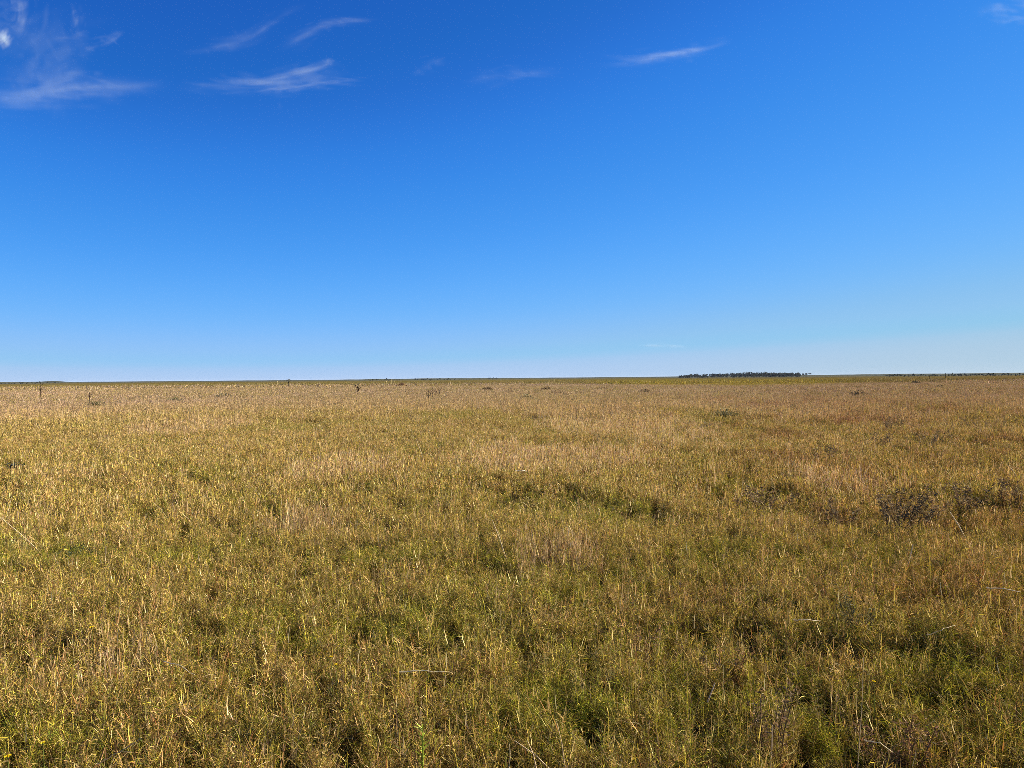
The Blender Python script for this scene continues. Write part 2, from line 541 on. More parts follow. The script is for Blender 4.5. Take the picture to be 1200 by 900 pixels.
P = np.concatenate(PX).astype(np.float32); I = np.concatenate(PI_).astype(np.int32); S = np.concatenate(PS).astype(np.float32)
N = len(P); print('tufts', N)
rot = np.zeros((N, 3), np.float32); rot[:, 2] = rng.uniform(0, 2 * math.pi, N)
rot[:, :2] = rng.normal(0, 0.09, (N, 2))
pm = bpy.data.meshes.new('grass')
pm.vertices.add(N); pm.vertices.foreach_set('co', P.ravel())
a = pm.attributes.new('pick', 'INT', 'POINT'); a.data.foreach_set('value', I)
a = pm.attributes.new('turn', 'FLOAT_VECTOR', 'POINT'); a.data.foreach_set('vector', rot.ravel())
a = pm.attributes.new('size', 'FLOAT_VECTOR', 'POINT'); a.data.foreach_set('vector', S.ravel())
pm.update()
pm.materials.append(M_grass)
grass = link_mesh('grass', pm, None)
tag(grass, 'dry golden and green pasture grass covering the whole meadow', 'grass', kind='stuff')
gt = bpy.data.node_groups.new('grass_scatter', 'GeometryNodeTree')
gt.interface.new_socket('Geometry', in_out='INPUT', socket_type='NodeSocketGeometry')
gt.interface.new_socket('Geometry', in_out='OUTPUT', socket_type='NodeSocketGeometry')
gi = gt.nodes.new('NodeGroupInput'); go = gt.nodes.new('NodeGroupOutput')
ip = gt.nodes.new('GeometryNodeInstanceOnPoints')
ci = gt.nodes.new('GeometryNodeCollectionInfo')
ci.inputs['Collection'].default_value = TUFTS
ci.inputs['Separate Children'].default_value = True
ci.inputs['Reset Children'].default_value = True


def named(nm, typ):
    nd = gt.nodes.new('GeometryNodeInputNamedAttribute'); nd.data_type = typ
    nd.inputs['Name'].default_value = nm
    return nd.outputs['Attribute']


gt.links.new(gi.outputs[0], ip.inputs['Points'])
gt.links.new(ci.outputs[0], ip.inputs['Instance'])
ip.inputs['Pick Instance'].default_value = True
gt.links.new(named('pick', 'INT'), ip.inputs['Instance Index'])
e2r = gt.nodes.new('FunctionNodeEulerToRotation')
gt.links.new(named('turn', 'FLOAT_VECTOR'), e2r.inputs[0])
gt.links.new(e2r.outputs[0], ip.inputs['Rotation'])
gt.links.new(named('size', 'FLOAT_VECTOR'), ip.inputs['Scale'])
gt.links.new(ip.outputs[0], go.inputs[0])
md = grass.modifiers.new('scatter', 'NODES'); md.node_group = gt

# ------------------------------------------------------------------ far ground: a low rise along the horizon
M_rise, n = new_mat('far_rise')
geo = n.new('ShaderNodeNewGeometry')
cc = n.ramp(n.noise(geo.outputs['Position'], 0.012, 5, 0.7), [(0.3, (0.030, 0.038, 0.020)), (0.55, (0.058, 0.058, 0.028)), (0.75, (0.11, 0.095, 0.042))])
b = n.new('ShaderNodeBsdfPrincipled'); n.put(b.inputs['Base Color'], cc)
b.inputs['Roughness'].default_value = 1.0; b.inputs['Specular IOR Level'].default_value = 0.0
o = n.new('ShaderNodeOutputMaterial'); n.l.new(b.outputs[0], o.inputs[0])
prof = [(-400, .9), (0, 1.0), (48, 1.05), (62, 1.7), (72, 1.2), (80, .55), (300, .5), (420, .55), (440, 1.1), (470, .8), (500, 1.2), (540, 1.0), (600, .9), (680, .7), (790, .8), (840, 1.0), (1000, 1.2), (1060, 1.5), (1130, 1.25), (1200, 1.5), (1600, 1.3)]
ppx = np.array([q[0] for q in prof], float); pph = np.array([q[1] for q in prof])
V, F = [], []
RS = [2500, 2650, 2800, 2900, 3000, 3150, 3400]
RK = [0.0, 0.35, 0.78, 0.95, 1.0, 0.8, 0.0]
NX = 420
for i in range(NX + 1):
    px = -400 + 2000 * i / NX
    az = math.atan((px - 600) / FPX)
    h = float(np.interp(px, ppx, pph)) * 3000 / FPX + 1.62
    h += 0.7 * mnoise.noise((px * 0.05, 3.0, 1.0)) + 0.4 * mnoise.noise((px * 0.21, 8.0, 1.0))
    for rr, kk in zip(RS, RK):
        V.append((rr * math.sin(az), rr * math.cos(az), -0.9 + (h + 0.9) * kk))
m_ = len(RS)
for i in range(NX):
    for j in range(m_ - 1):
        q = i * m_ + j
        F.append((q, q + m_, q + m_ + 1, q + 1))
mb = MB(); mb.add(V, F)
hl = link_mesh('far_hills', mb.mesh('far_hills', smooth=True), M_rise)
tag(hl, kind='structure')


# ------------------------------------------------------------------ trees
def leaf_cloud(mb, centre, rx, ry, rz, nclump, nleaf, size, dark=(0.030, 0.045, 0.016), light=(0.075, 0.095, 0.030)):
    dark, light = np.array(dark), np.array(light)
    for k in range(nclump):
        d = unit(rng.normal(size=3)) * rng.uniform(0.35, 1.0)
        c = np.array(centre) + d * (rx, ry, rz)
        s = rng.uniform(0.25, 0.5) * min(rx, rz)
        base = c + rng.normal(0, 0.45, (nleaf, 3)) * s
        a = unit(rng.normal(size=(nleaf, 3))); b_ = unit(np.cross(a, rng.normal(size=(nleaf, 3))))
        sz = size * rng.uniform(0.5, 1.2, (nleaf, 1))
        Vq = np.stack([base - a * sz, base - b_ * sz * .55, base + a * sz, base + b_ * sz * .55], 1)
        Fq = np.arange(nleaf * 4).reshape(-1, 4)
        t = rng.uniform(0, 1, (nleaf, 1)) * 0.6 + rng.uniform(0, .4)
        cl = dark + (light - dark) * t
        mb.add(Vq.reshape(-1, 3), Fq, np.repeat(cl, 4, 0))


def trunk_tubes(mb, h, r0, x=0, y=0, z=0, lean=0.0, limbs=4, tint=(0.09, 0.07, 0.05)):
    tube(mb, [(x, y, z - .1), (x + lean * .3, y, z + h * .35), (x + lean, y, z + h * .8)], [r0, r0 * .75, r0 * .35], tint, 6)
    for k in range(limbs):
        a = k * 2.4 + rng.uniform(0, 1); f = rng.uniform(.35, .7)
        s = Vector((x + lean * f, y, z + h * f * .8))
        e = s + Vector((math.cos(a) * h * .28, math.sin(a) * h * .28, h * .22))
        tube(mb, [s, (s + e) / 2 + Vector((0, 0, .1)), e], [r0 * .4, r0 * .28, r0 * .1], tint, 5)


# the wood on the horizon at the right: one mass of trees
GD = 1400.0
gtop = [(796, 440.3), (802, 439.4), (808, 438.6), (814, 438.0), (820, 438.2), (824, 438.9), (830, 438.0), (836, 437.4), (842, 437.9), (850, 437.4), (858, 437.2), (866, 436.6), (876, 436.2), (886, 436.3), (896, 436.1), (904, 436.4), (914, 436.3), (924, 436.8), (932, 437.0), (937, 436.9)]
mb = MB(); mbt = MB()
gx = np.array([q[0] for q in gtop]); gy = np.array([q[1] for q in gtop])
for k in range(300):
    px = rng.uniform(796, 938) if k > 60 else rng.uniform(860, 938)
    top = float(np.interp(px, gx, gy)) + rng.choice([rng.uniform(-.2, .5), rng.uniform(.5, 2.4)])
    D = GD + rng.uniform(-30, 70)
    pt = at_dist(px, top, D)
    zt = max(pt.z, 2.6)
    hh = zt
    rz = hh * 0.40; rx = min(hh * rng.uniform(.3, .42), 4.5)
    leaf_cloud(mb, (pt.x, pt.y, zt - rz), rx, rx, rz, 11, 12, 0.8, dark=(0.016, 0.026, 0.020), light=(0.045, 0.062, 0.042))
    trunk_tubes(mb, hh, 0.16, pt.x, pt.y, -0.5, 0, 0)
wood = link_mesh('distant_wood', mb.mesh('distant_wood'), M_leaf)
tag(wood, 'long dark blue-green wood on the horizon right of centre', 'wood', kind='stuff')


def tree(px, top, D, label, group, rw=.35, name='distant_tree', crown_low=.35, lean=0.0):
    pt = at_dist(px, top, D)
    h = pt.z + 0.4
    t = empty(name, (pt.x, pt.y, -0.4), label, 'tree', group)
    m1 = MB(); trunk_tubes(m1, h, .02 * h + .06, lean=lean, limbs=4)
    link_mesh('trunk', m1.mesh('trunk'), M_plant, t)
    m2 = MB(); rz = h * (1 - crown_low) / 2
    leaf_cloud(m2, (lean, 0, h - rz), h * rw, h * rw, rz, 16, 22, .045 * h + .1, dark=(0.016, 0.026, 0.020), light=(0.045, 0.062, 0.042))
    link_mesh('crown', m2.mesh('crown'), M_leaf, t)
    return t


tree(941.5, 436.9, 1400, 'slim dark tree just clear of the right end of the horizon wood', 'trees off the end of the wood', .28)
tree(945.0, 436.7, 1390, 'tall narrow dark tree, middle one of three beyond the right end of the horizon wood', 'trees off the end of the wood', .22, crown_low=.3)
tree(949.3, 437.1, 1385, 'lone flat-topped tree with bare trunk, farthest right of the horizon wood', 'trees off the end of the wood', .45, crown_low=.66, lean=.3)
tree(573.5, 441.5, 1900, 'rounded dark tree at the left end of the tiny clump on the horizon', 'trees in the tiny horizon clump', .6, crown_low=.1)
tree(577.5, 442.0, 1910, 'low spreading dark tree in the middle of the tiny horizon clump', 'trees in the tiny horizon clump', .8, crown_low=.05)
tree(582.0, 442.1, 1900, 'smallest dark tree at the right end of the tiny horizon clump', 'trees in the tiny horizon clump', .8, crown_low=.05)


def bush_line(name, label, spans, D, h0, h1, step):
    mb = MB()
    for x0, x1 in spans:
        px = x0
        while px < x1:
            h = rng.uniform(h0, h1)
            d = D + rng.uniform(-40, 40)
            az = math.atan((px - 600) / FPX)
            leaf_cloud(mb, (d * math.sin(az), d * math.cos(az), h * .5), h * .8, h * .8, h * .5, 5, 12, .28 * h, dark=(0.03, 0.04, 0.016), light=(0.075, 0.08, 0.03))
            px += step * rng.uniform(.5, 1.6)
    o = link_mesh(name, mb.mesh(name), M_leaf)
    return tag(o, label, 'shrubs', kind='stuff')


bush_line('distant_scrub', 'broken line of dark scrub along the horizon at the far right', [(1040, 1260)], 1100, 1.6, 3.4, 3.0)
bush_line('distant_scrub', 'broken line of dark scrub along the horizon left of centre', [(428, 470), (486, 536)], 1500, 2.2, 4.2, 3.4)
bush_line('distant_scrub', 'low dark scrub along the horizon at the far left', [(-40, 72)], 1500, 1.6, 3.6, 4.0)


# ------------------------------------------------------------------ dead thistles standing above the grass
DARK = (0.055, 0.030, 0.018)


def thistle(px, top, bottom, label, heads=5, spread=.16, thick=1.0, gh=.36, tint=DARK, lean=0.0):
    b_ = ground_at(px, bottom, gh)
    d = math.hypot(b_.x, b_.y)
    h = at_dist(px, top, d).z
    t = empty('thistle', (b_.x, b_.y, relief(b_.x, b_.y)), label, 'thistle', 'dead thistles standing in the far grass')
    m1 = MB()
    r0 = 0.024 * thick
    tips = []
    top_ = Vector((lean * h, 0, h - .03))
    tube(m1, [(0, 0, -.03), (lean * h * .3, .01, h * .4), (lean * h * .6, -.01, h * .75), tuple(top_)], [r0, r0 * .85, r0 * .7, r0 * .5], tint, 6)
    tips.append(top_)
    for k in range(heads - 1):
        a = k * 2.5 + rng.uniform(0, .8); f = rng.uniform(.45, .85)
        s = Vector((lean * h * f, 0, h * f)); L = spread * rng.uniform(.7, 1.3) * h
        e = s + Vector((math.cos(a) * L, math.sin(a) * L * .8, min(h * (1 - f) * .9, L * 1.1)))
        tube(m1, [s, s.lerp(e, .5) + Vector((math.cos(a) * L * .12, 0, -.02)), e], [r0 * .6, r0 * .5, r0 * .45], tint, 5)
        tips.append(e)
    # withered leaves down the stem
    kk = 16
    base = np.stack([lean * h * np.linspace(.1, .9, kk), np.zeros(kk), np.linspace(.12, .9, kk) * h], 1)
    aa = rng.uniform(0, 6.28, kk)
    d0 = np.stack([np.cos(aa), np.sin(aa), np.full(kk, .3)], 1); d1 = np.stack([np.cos(aa), np.sin(aa), np.full(kk, -1.2)], 1)
    ribbons(m1, base, d0, d1, rng.uniform(.06, .14, kk), np.full(kk, .03 * thick), 3, np.tile(np.array(tint) * 1.3, (kk, 1)))
    link_mesh('stem', m1.mesh('stem'), M_plant, t)
    for tp in tips:
        m2 = MB()
        s = .036 * thick * rng.uniform(.8, 1.2)
        rows = [(0, .35), (.35, .95), (.75, 1.0), (1.2, .72), (1.6, .9)]
        ring_ = 8
        Vh = [(s * .6 * rr * math.cos(q * .785), s * .6 * rr * math.sin(q * .785), s * zz) for zz, rr in rows for q in range(ring_)]
        Fh = [(i * ring_ + q, i * ring_ + (q + 1) % ring_, (i + 1) * ring_ + (q + 1) % ring_, (i + 1) * ring_ + q) for i in range(len(rows) - 1) for q in range(ring_)]
        m2.add(Vh, Fh, tint)
        nb = 14; aa = rng.uniform(0, 6.28, nb)
        db = np.stack([np.cos(aa), np.sin(aa), rng.uniform(.4, 2, nb)], 1)
        ribbons(m2, np.tile([[0, 0, s * 1.1]], (nb, 1)), db, db, np.full(nb, s * 1.1), np.full(nb, s * .25), 2, np.tile(np.array(tint) * 1.5, (nb, 1)))
        o = link_mesh('seed_head', m2.mesh('seed_head'), M_plant, t)
        o.location = tp
    return t


thistle(47.5, 449.6, 466, 'tallest dark dead thistle, single bare stalk reaching the horizon at the far left', heads=4, spread=.08, thick=1.5, lean=.03)
thistle(105, 461, 472, 'short dark dead thistle near the left edge with a thick head', heads=4, spread=.12, thick=1.0)
thistle(338, 444.8, 452.5, 'greenish dead thistle breaking the horizon line left of centre', heads=6, spread=.28, thick=3.2, tint=(.06, .05, .02))
thistle(419.5, 452, 461, 'dark dead thistle with spread arms like a cross', heads=6, spread=.24, thick=1.9)
thistle(502.5, 457, 467, 'leftmost dark stalk of the group of dead thistles left of centre', heads=3, spread=.14, thick=1.1)
thistle(506.5, 455.5, 466.5, 'straight dark stalk second from the left in the group of dead thistles', heads=3, spread=.12, thick=1.2)
thistle(510, 455.5, 464, 'faint short stalk third from the left in the group of dead thistles', heads=4, spread=.2, thick=.9, tint=(.11, .065, .035))
thistle(514.5, 454.6, 464.5, 'rightmost dark stalk of the group of dead thistles, with several heads', heads=5, spread=.16, thick=1.2)
thistle(373.5, 450.5, 454.5, 'tiny dark dead thistle between the horizon thistle and the cross-shaped one', heads=3, spread=.2, thick=2.0)
thistle(1108, 437.6, 444.5, 'dark upright dead stalk crossing the scrub at the far right', heads=3, spread=.06, thick=3.0)
thistle(1132, 438.4, 443.8, 'dark dead stalk at the far right, right of the tallest one there', heads=3, spread=.08, thick=2.6)
thistle(1089, 439.2, 444.0, 'dark dead stalk at the far right, left of the tallest one there', heads=3, spread=.1, thick=2.6)


# ------------------------------------------------------------------ low dark tussocks and scrubby plants in the grass
def tussock(px, py, wpx, hpx, label, tint=(0.060, 0.048, 0.020), n_=340, gh=.24, leafy=.5, name='tussock', cat='tussock', group='dark tussocks in the grass', spill=.25):
    b_ = ground_at(px, py, gh)
    d = math.hypot(b_.x, b_.y)
    if py < 482:
        b_ = ground_at(px, py + .6, .42); d = math.hypot(b_.x, b_.y); n_ = int(n_ * 1.6)
        gh = .40; tint = tuple(q * 1.5 for q in tint)
    wid = wpx * d / FPX; hh = hpx * d / FPX + gh
    mb = MB()
    a = rng.uniform(0, 6.28, n_); q = np.sqrt(rng.uniform(0, 1, n_))
    base = np.stack([q * np.cos(a) * wid * .42, q * np.sin(a) * wid * .42, np.full(n_, -.02)], 1)
    d0 = np.stack([np.cos(a) * q * .5, np.sin(a) * q * .5, np.ones(n_)], 1) + rng.normal(0, .15, (n_, 3))
    d1 = np.stack([np.cos(a) * q * 1.4, np.sin(a) * q * 1.4, np.full(n_, .5)], 1) + rng.normal(0, .4, (n_, 3))
    L = hh * rng.uniform(.75, 1.15, n_) * (1.05 - .35 * q)
    bw = max(.006, 1.0 * d / FPX * .75)
    tn = np.array(tint) * rng.uniform(.5, 1.6, (n_, 1)) * rng.uniform(.85, 1.15, (n_, 3))
    P_, T_ = ribbons(mb, base, d0, d1, L, np.full(n_, bw) * rng.uniform(.6, 1.2, n_), 4, tn)
    k = int(n_ * leafy)
    lb = P_[rng.integers(0, n_, k * 3), rng.integers(1, 5, k * 3)]
    dl = rng.normal(size=(k * 3, 3)); dl[:, 2] *= .6
    ribbons(mb, lb, dl, dl + rng.normal(0, .5, dl.shape), rng.uniform(.3, .8, k * 3) * max(.07, hh * .3), np.full(k * 3, bw * 1.2), 2, np.array(tint) * rng.uniform(.5, 1.7, (k * 3, 1)))
    o = link_mesh(name, mb.mesh(name), M_plant, loc=(b_.x, b_.y, relief(b_.x, b_.y)))
    o.rotation_euler.z = rng.uniform(0, 6)
    return tag(o, label, cat, group)


BR = (0.085, 0.052, 0.022)
tussock(640, 455, 9, 3.0, 'low brown tussock like a small mound, highest in the picture just right of centre', BR)
tussock(653, 459, 13, 2.2, 'wide flat brown tussock just below the small mound right of centre', BR)
tussock(679, 459, 7, 2.4, 'faint brown tussock right of the wide flat one', (.11, .075, .035))
tussock(705, 454.5, 9, 1.6, 'thin flat brown tussock close under the green strip, right of centre', (.11, .07, .03))
tussock(755, 457.5, 7, 2.6, 'small near-black tussock under the left end of the horizon wood', (.045, .028, .014))
tussock(1005, 461, 13, 4.2, 'darkest ragged tussock in the pale grass right of the horizon wood', (.045, .032, .016))
tussock(1073, 448, 7, 2.2, 'small dark pointed tussock just under the scrub at the far right', (.05, .038, .016))
tussock(1101, 452, 8, 1.4, 'flat dark tussock below and right of the pointed one at the far right', (.06, .045, .02))
tussock(1000, 452, 22, 1.2, 'long thin dark tussock above the ragged one on the right', (.08, .06, .025))
tussock(470.5, 451, 7, 3.0, 'small rust brown tussock on the edge of the green strip left of centre', (.12, .055, .022))
tussock(571, 455, 8, 3.0, 'small brown tussock under the tiny horizon clump', BR)
tussock(597, 457.5, 13, 2.0, 'thin spread brown tussock right of the one under the tiny clump', (.1, .065, .03))
tussock(618, 464, 12, 2.6, 'grey-green tussock in pale grass at the middle of the picture', (.10, .095, .04))
tussock(58, 521, 10, 6.5, 'small dark reddish tussock in golden grass near the left edge', (.04, .02, .018), gh=.12)
tussock(18, 548, 10, 7.5, 'small blue-black tussock at the very left of the golden grass', (.022, .026, .022), gh=.12)
tussock(113, 472.5, 12, 4, 'low green tussock at the foot of the short left thistle', (.09, .08, .03))
tussock(205, 467, 16, 4, 'long low dark green tussock left of centre in the pale grass', (.09, .085, .03))
tussock(262, 463, 12, 4, 'loose dark tussock right of the long low green one', (.07, .065, .03))
tussock(850, 479, 18, 2.6, 'dark green tussock below the horizon wood in mid meadow', (.10, .085, .03))
tussock(829, 496, 22, 4, 'dark low tussock left in mid meadow below the wood', (.05, .045, .018))
tussock(676, 489, 12, 3, 'small dark olive tussock in mid meadow right of centre', (.055, .05, .02))
tussock(525, 487, 34, 3, 'wide bright green tussock in mid meadow left of centre', (.12, .15, .03), n_=400, group='green tussocks in the grass')
tussock(92, 655, 24, 16, 'dark green leafy tussock at the left in the near meadow', (.035, .05, .018), n_=400, gh=.1)


# reddish brown weeds on the right
def weed(px, py, h, label, n_st=7, tilt=(0, 0), spread=.25, tint=(0.15, 0.098, 0.042), leaves=34, gh=.1, leaf=.045):
    b_ = ground_at(px, py, gh)
    if py > 700: leaf, leaves = .024, leaves * 3
    else: leaves = int(leaves * 1.6)
    t = empty('weed', (b_.x, b_.y, relief(b_.x, b_.y)), label, 'weed', 'brown weeds in the right of the meadow')
    m1, m2 = MB(), MB()
    for k in range(n_st):
        a = rng.uniform(0, 6.28); s = spread * rng.uniform(.2, 1)
        hk = h * rng.uniform(.6, 1.05)
        p0 = np.array([math.cos(a) * s * .3, math.sin(a) * s * .3, -.02])
        p2 = np.array([math.cos(a) * s + tilt[0] * hk, math.sin(a) * s + tilt[1] * hk, hk])
        p1 = (p0 + p2) / 2 + np.array([-tilt[0] * .1, 0, hk * .08])
        tube(m1, [tuple(p0), tuple(p1), tuple(p2)], [.0032, .0024, .0014], tint, 5)
        f = rng.uniform(.25, 1, leaves)[:, None]
        lb = (1 - f) ** 2 * p0 + 2 * f * (1 - f) * p1 + f * f * p2 + rng.normal(0, .016, (leaves, 3))
        dl = rng.normal(size=(leaves, 3)); dl[:, 2] = np.abs(dl[:, 2]) * .8
        tn = np.array(tint) * rng.uniform(.6, 2.0, (leaves, 1)) * rng.uniform(.9, 1.1, (leaves, 3))
        ribbons(m2, lb, dl, dl + rng.normal(0, .6, dl.shape), rng.uniform(.5, 1.3, leaves) * leaf, np.full(leaves, leaf * .28), 2, tn)
    link_mesh('stems', m1.mesh('stems'), M_plant, t)
    link_mesh('leaves', m2.mesh('leaves'), M_plant, t)
    return t


weed(1060, 622, .55, 'large purplish brown weed leaning right, biggest on the right of the meadow', 14, (.42, .1), .36, leaves=46)
weed(1045, 606, .34, 'bushy brown weed just left of the large leaning weed', 9, (.0, 0), .25)
weed(1138, 600, .42, 'dark brown weed right of the large leaning weed, behind the leaning straw', 9, (.1, 0), .3)
weed(1178, 592, .40, 'brown weed at the right edge beside a dark hollow', 8, (.2, 0), .28)
weed(900, 596, .36, 'wide low brown weed in mid meadow right of centre', 12, (0, 0), .5)
weed(985, 612, .34, 'brown weed between the wide low weed and the large leaning weed', 8, (-.1, 0), .25)
weed(1043, 505, .5, 'upright reddish weed in the mid meadow on the right', 10, (.1, 0), .45)
weed(1028, 525, .45, 'reddish weed leaning right just in front of the upright one', 8, (.5, 0), .35)
weed(1085, 520, .42, 'broad rusty weed patch right of the upright reddish weed', 12, (0, 0), .7)
weed(1160, 505, .45, 'rusty weed near the right edge in mid meadow', 12, (0, 0), .8)
weed(1150, 478, .5, 'farthest rusty weed on the right, behind the others', 12, (0, 0), 1.0)
weed(968, 540, .40, 'dull brown weed in mid meadow right of the wide green grass', 8, (0, 0), .35)
weed(905, 880, .42, 'tall brown weed near the bottom right of the picture', 7, (.1, 0), .15, (.17, .105, .045), 18)
weed(845, 790, .30, 'rust coloured weed in the near grass right of centre', 6, (0, 0), .15, (.19, .11, .045), 18)
weed(1010, 745, .28, 'dark leafed weed in the near grass on the right', 7, (0, 0), .15, (.10, .085, .03), 26)
weed(1058, 885, .30, 'russet weed at the bottom edge right of the curved straw', 9, (0, 0), .2, (.18, .10, .045), 18)
weed(745, 770, .28, 'orange brown weed in the near grass right of centre', 6, (.2, 0), .12, (.21, .12, .045), 18)


# ------------------------------------------------------------------ single pale straws
def straw(pts, label, r=.0022, tint=(.62, .47, .24), name='straw', cat='straw', group='single pale straws in the meadow'):
    """pts: (px, py, height above ground) along the straw"""
    P_ = [ground_at(x, y, z) for x, y, z in pts]
    o0 = P_[0].copy()
    m_ = MB()
    L_ = [p - o0 for p in P_]
    fine = []
    for i in range(len(L_) - 1):
        for k in range(4): fine.append(L_[i].lerp(L_[i + 1], k / 4))
    fine.append(L_[-1])
    fine = [f + Vector((random.gauss(0, .002), random.gauss(0, .002), random.gauss(0, .002))) for f in fine]
    rr = [r * (1 - .55 * i / len(fine)) for i in range(len(fine))]
    tube(m_, fine, rr, tint, 5)
    o = link_mesh(name, m_.mesh(name), M_plant, loc=o0)
    return tag(o, label, cat, group)


def lean_straw(x0, y0, x1, y1, label, z0=.12, z1=.42, **k):
    """straw whose foot shows at the first pixel and whose tip shows at the second, leaning little in depth"""
    a = ground_at(x0, y0, z0); d = math.hypot(a.x, a.y)
    b_ = at_dist(x1, y1, d * 1.01)
    pts_ = [a, a.lerp(b_, .5) + Vector((.004, 0, .008)), b_]
    o0 = pts_[0]
    m_ = MB()
    fine = [pts_[0].lerp(pts_[1], t / 4) - o0 for t in range(4)] + [pts_[1].lerp(pts_[2], t / 4) - o0 for t in range(5)]
    rr = [k.get('r', .0022) * (1 - .05 * i) for i in range(9)]
    tube(m_, fine, rr, k.get('tint', (.62, .47, .24)), 5)
    o = link_mesh('straw', m_.mesh('straw'), M_plant, loc=o0)
    return tag(o, label, 'straw', 'single pale straws in the meadow')


straw([(468, 787.5, .34), (500, 786, .35), (529, 787.5, .34)], 'pale straw lying flat and level across the near grass left of centre', .0027, (.82, .68, .38))
lean_straw(1131, 630, 1113, 600, 'long pale straw leaning left, on the right of the meadow', r=.006, tint=(.7, .55, .3))
lean_straw(1062, 668, 1070, 638, 'pale upright straw with a side twig, below the large leaning weed', r=.006, tint=(.7, .55, .3))
straw([(1012, 868, .30), (1030, 870, .32), (1046, 882, .27)], 'pale arched straw at the bottom right', .0026, (.7, .56, .32))
straw([(1086, 745, .28), (1102, 738, .33), (1119, 733, .33)], 'pale straw slanting up to the right in the near grass at right', .0024, (.68, .54, .3))
straw([(1156, 689, .28), (1176, 690, .30), (1197, 694, .28)], 'pale straw lying level at the right edge over a dark hollow', .004, (.7, .58, .36))
lean_straw(593, 655, 577, 610, 'long thin straw leaning left below the dark hollow at the middle', r=.005)
lean_straw(52, 652, 0, 606, 'long straw leaning far left at the left edge', r=.005)
lean_straw(648, 905, 603, 868, 'pale straw leaning left at the bottom, left one of a crossing pair', r=.0024, tint=(.6, .46, .26))
lean_straw(629, 903, 618, 868, 'steep pale straw at the bottom, right one of a crossing pair', r=.0024, tint=(.66, .5, .28))
lean_straw(662, 900, 652, 845, 'tall stiff straw at the bottom right of the crossing pair', r=.0024, tint=(.6, .44, .22))
lean_straw(596, 905, 597, 872, 'short upright straw at the bottom left of the crossing pair', r=.0022)
straw([(113, 897, .22), (132, 886, .30), (165, 866, .36)], 'pale straw slanting up to the right at the bottom left', .0024)
straw([(192, 775, .28), (208, 779, .30), (228, 790, .28)], 'pale crooked straw in the near grass at left', .0026, (.7, .58, .38))
lean_straw(902, 900, 905, 850, 'thick pale upright straw at the bottom right of centre', r=.0034, tint=(.6, .45, .24))
lean_straw(829, 823, 838, 800, 'short stout pale straw in the near grass right of centre', r=.004, tint=(.68, .52, .3))
lean_straw(1005, 900, 1012, 770, 'tall slim straw rising from the bottom edge at the right', r=.0016)
straw([(930, 727, .30), (945, 726, .32), (960, 728, .29)], 'short pale level straw in the meadow right of centre', .003, (.68, .55, .34))
lean_straw(1195, 565, 1182, 545, 'short straw leaning left near the right edge in mid meadow', r=.007)
lean_straw(498, 545, 488, 515, 'thin straw leaning left in the golden grass left of centre', r=.007)
straw([(604, 552, .30), (611, 551, .33), (617, 552, .30)], 'small white straw lying level above the dark hollow at the middle', .007, (.8, .72, .55))
lean_straw(123, 660, 124, 640, 'upright pale straw beside the dark leafy tussock at the left', r=.005)

# pale stalks that stand up into the green strip near the horizon
for px, top, bot, lb in [(325, 446.8, 451.5, 'pale stalk left of the horizon thistle'), (452.5, 446.2, 450.5, 'faint leftmost of three pale stalks left of centre'), (458.6, 444.8, 450, 'brightest middle one of three pale stalks left of centre'), (461.6, 446, 450, 'rightmost of three pale stalks left of centre'), (848.5, 443.8, 447, 'bright yellow stalk in front of the horizon wood'), (878.5, 444, 448, 'dim pale stalk in front of the middle of the horizon wood'), (1002.5, 440.5, 444, 'pale stalk right of the horizon wood'), (1037, 440, 444, 'faint pale stalk just left of the far right scrub'), (774.5, 461, 467, 'whitish stalk in the pale grass below the left end of the wood')]:
    bp = ground_at(px, bot, .25); d = math.hypot(bp.x, bp.y)
    tp = at_dist(px, top, d)
    m_ = MB(); w_ = .5 * d / FPX
    tube(m_, [(0, 0, -.02), (.01, 0, tp.z * .5), (.03, 0, tp.z * .8)], [w_ * .7, w_ * .6, w_ * .5], (.62, .50, .2), 5)
    tube(m_, [(.03, 0, tp.z * .78), (.035, 0, tp.z * .88), (.05, 0, tp.z)], [w_ * .6, w_ * 1.1, w_ * .3], (.72, .56, .24), 6)
    o = link_mesh('grass_stalk', m_.mesh('grass_stalk'), M_plant, loc=(bp.x, bp.y, relief(bp.x, bp.y)))
    tag(o, lb, 'stalk', 'pale stalks standing above the far grass')

# green leafy stalk at the bottom
g0 = ground_at(494, 905, .10); d = math.hypot(g0.x, g0.y)
ht = at_dist(495.5, 842, d).z
t = empty('green_stalk', (g0.x, g0.y, relief(g0.x, g0.y)), 'bright green leafy stalk standing at the bottom edge left of centre', 'stalk')
m_ = MB(); tube(m_, [(0, 0, -.02), (.004, 0, ht * .5), (.006, 0, ht)], [.0045, .004, .0016], (.34, .42, .04), 6)
link_mesh('stem', m_.mesh('stem'), M_plant, t)
m_ = MB(); k = 26
base = np.stack([np.linspace(.002, .006, k), np.zeros(k), np.linspace(.25, .98, k) * ht], 1)
aa = rng.uniform(0, 6.28, k)
d0 = np.stack([np.cos(aa), np.sin(aa), np.full(k, 1.6)], 1); d1 = np.stack([np.cos(aa), np.sin(aa), np.full(k, .3)], 1)
ribbons(m_, base, d0, d1, rng.uniform(.025, .05, k), np.full(k, .008), 3, np.array([(.34, .42, .04)]) * rng.uniform(.7, 1.3, (k, 1)))
link_mesh('leaves', m_.mesh('leaves'), M_plant, t)


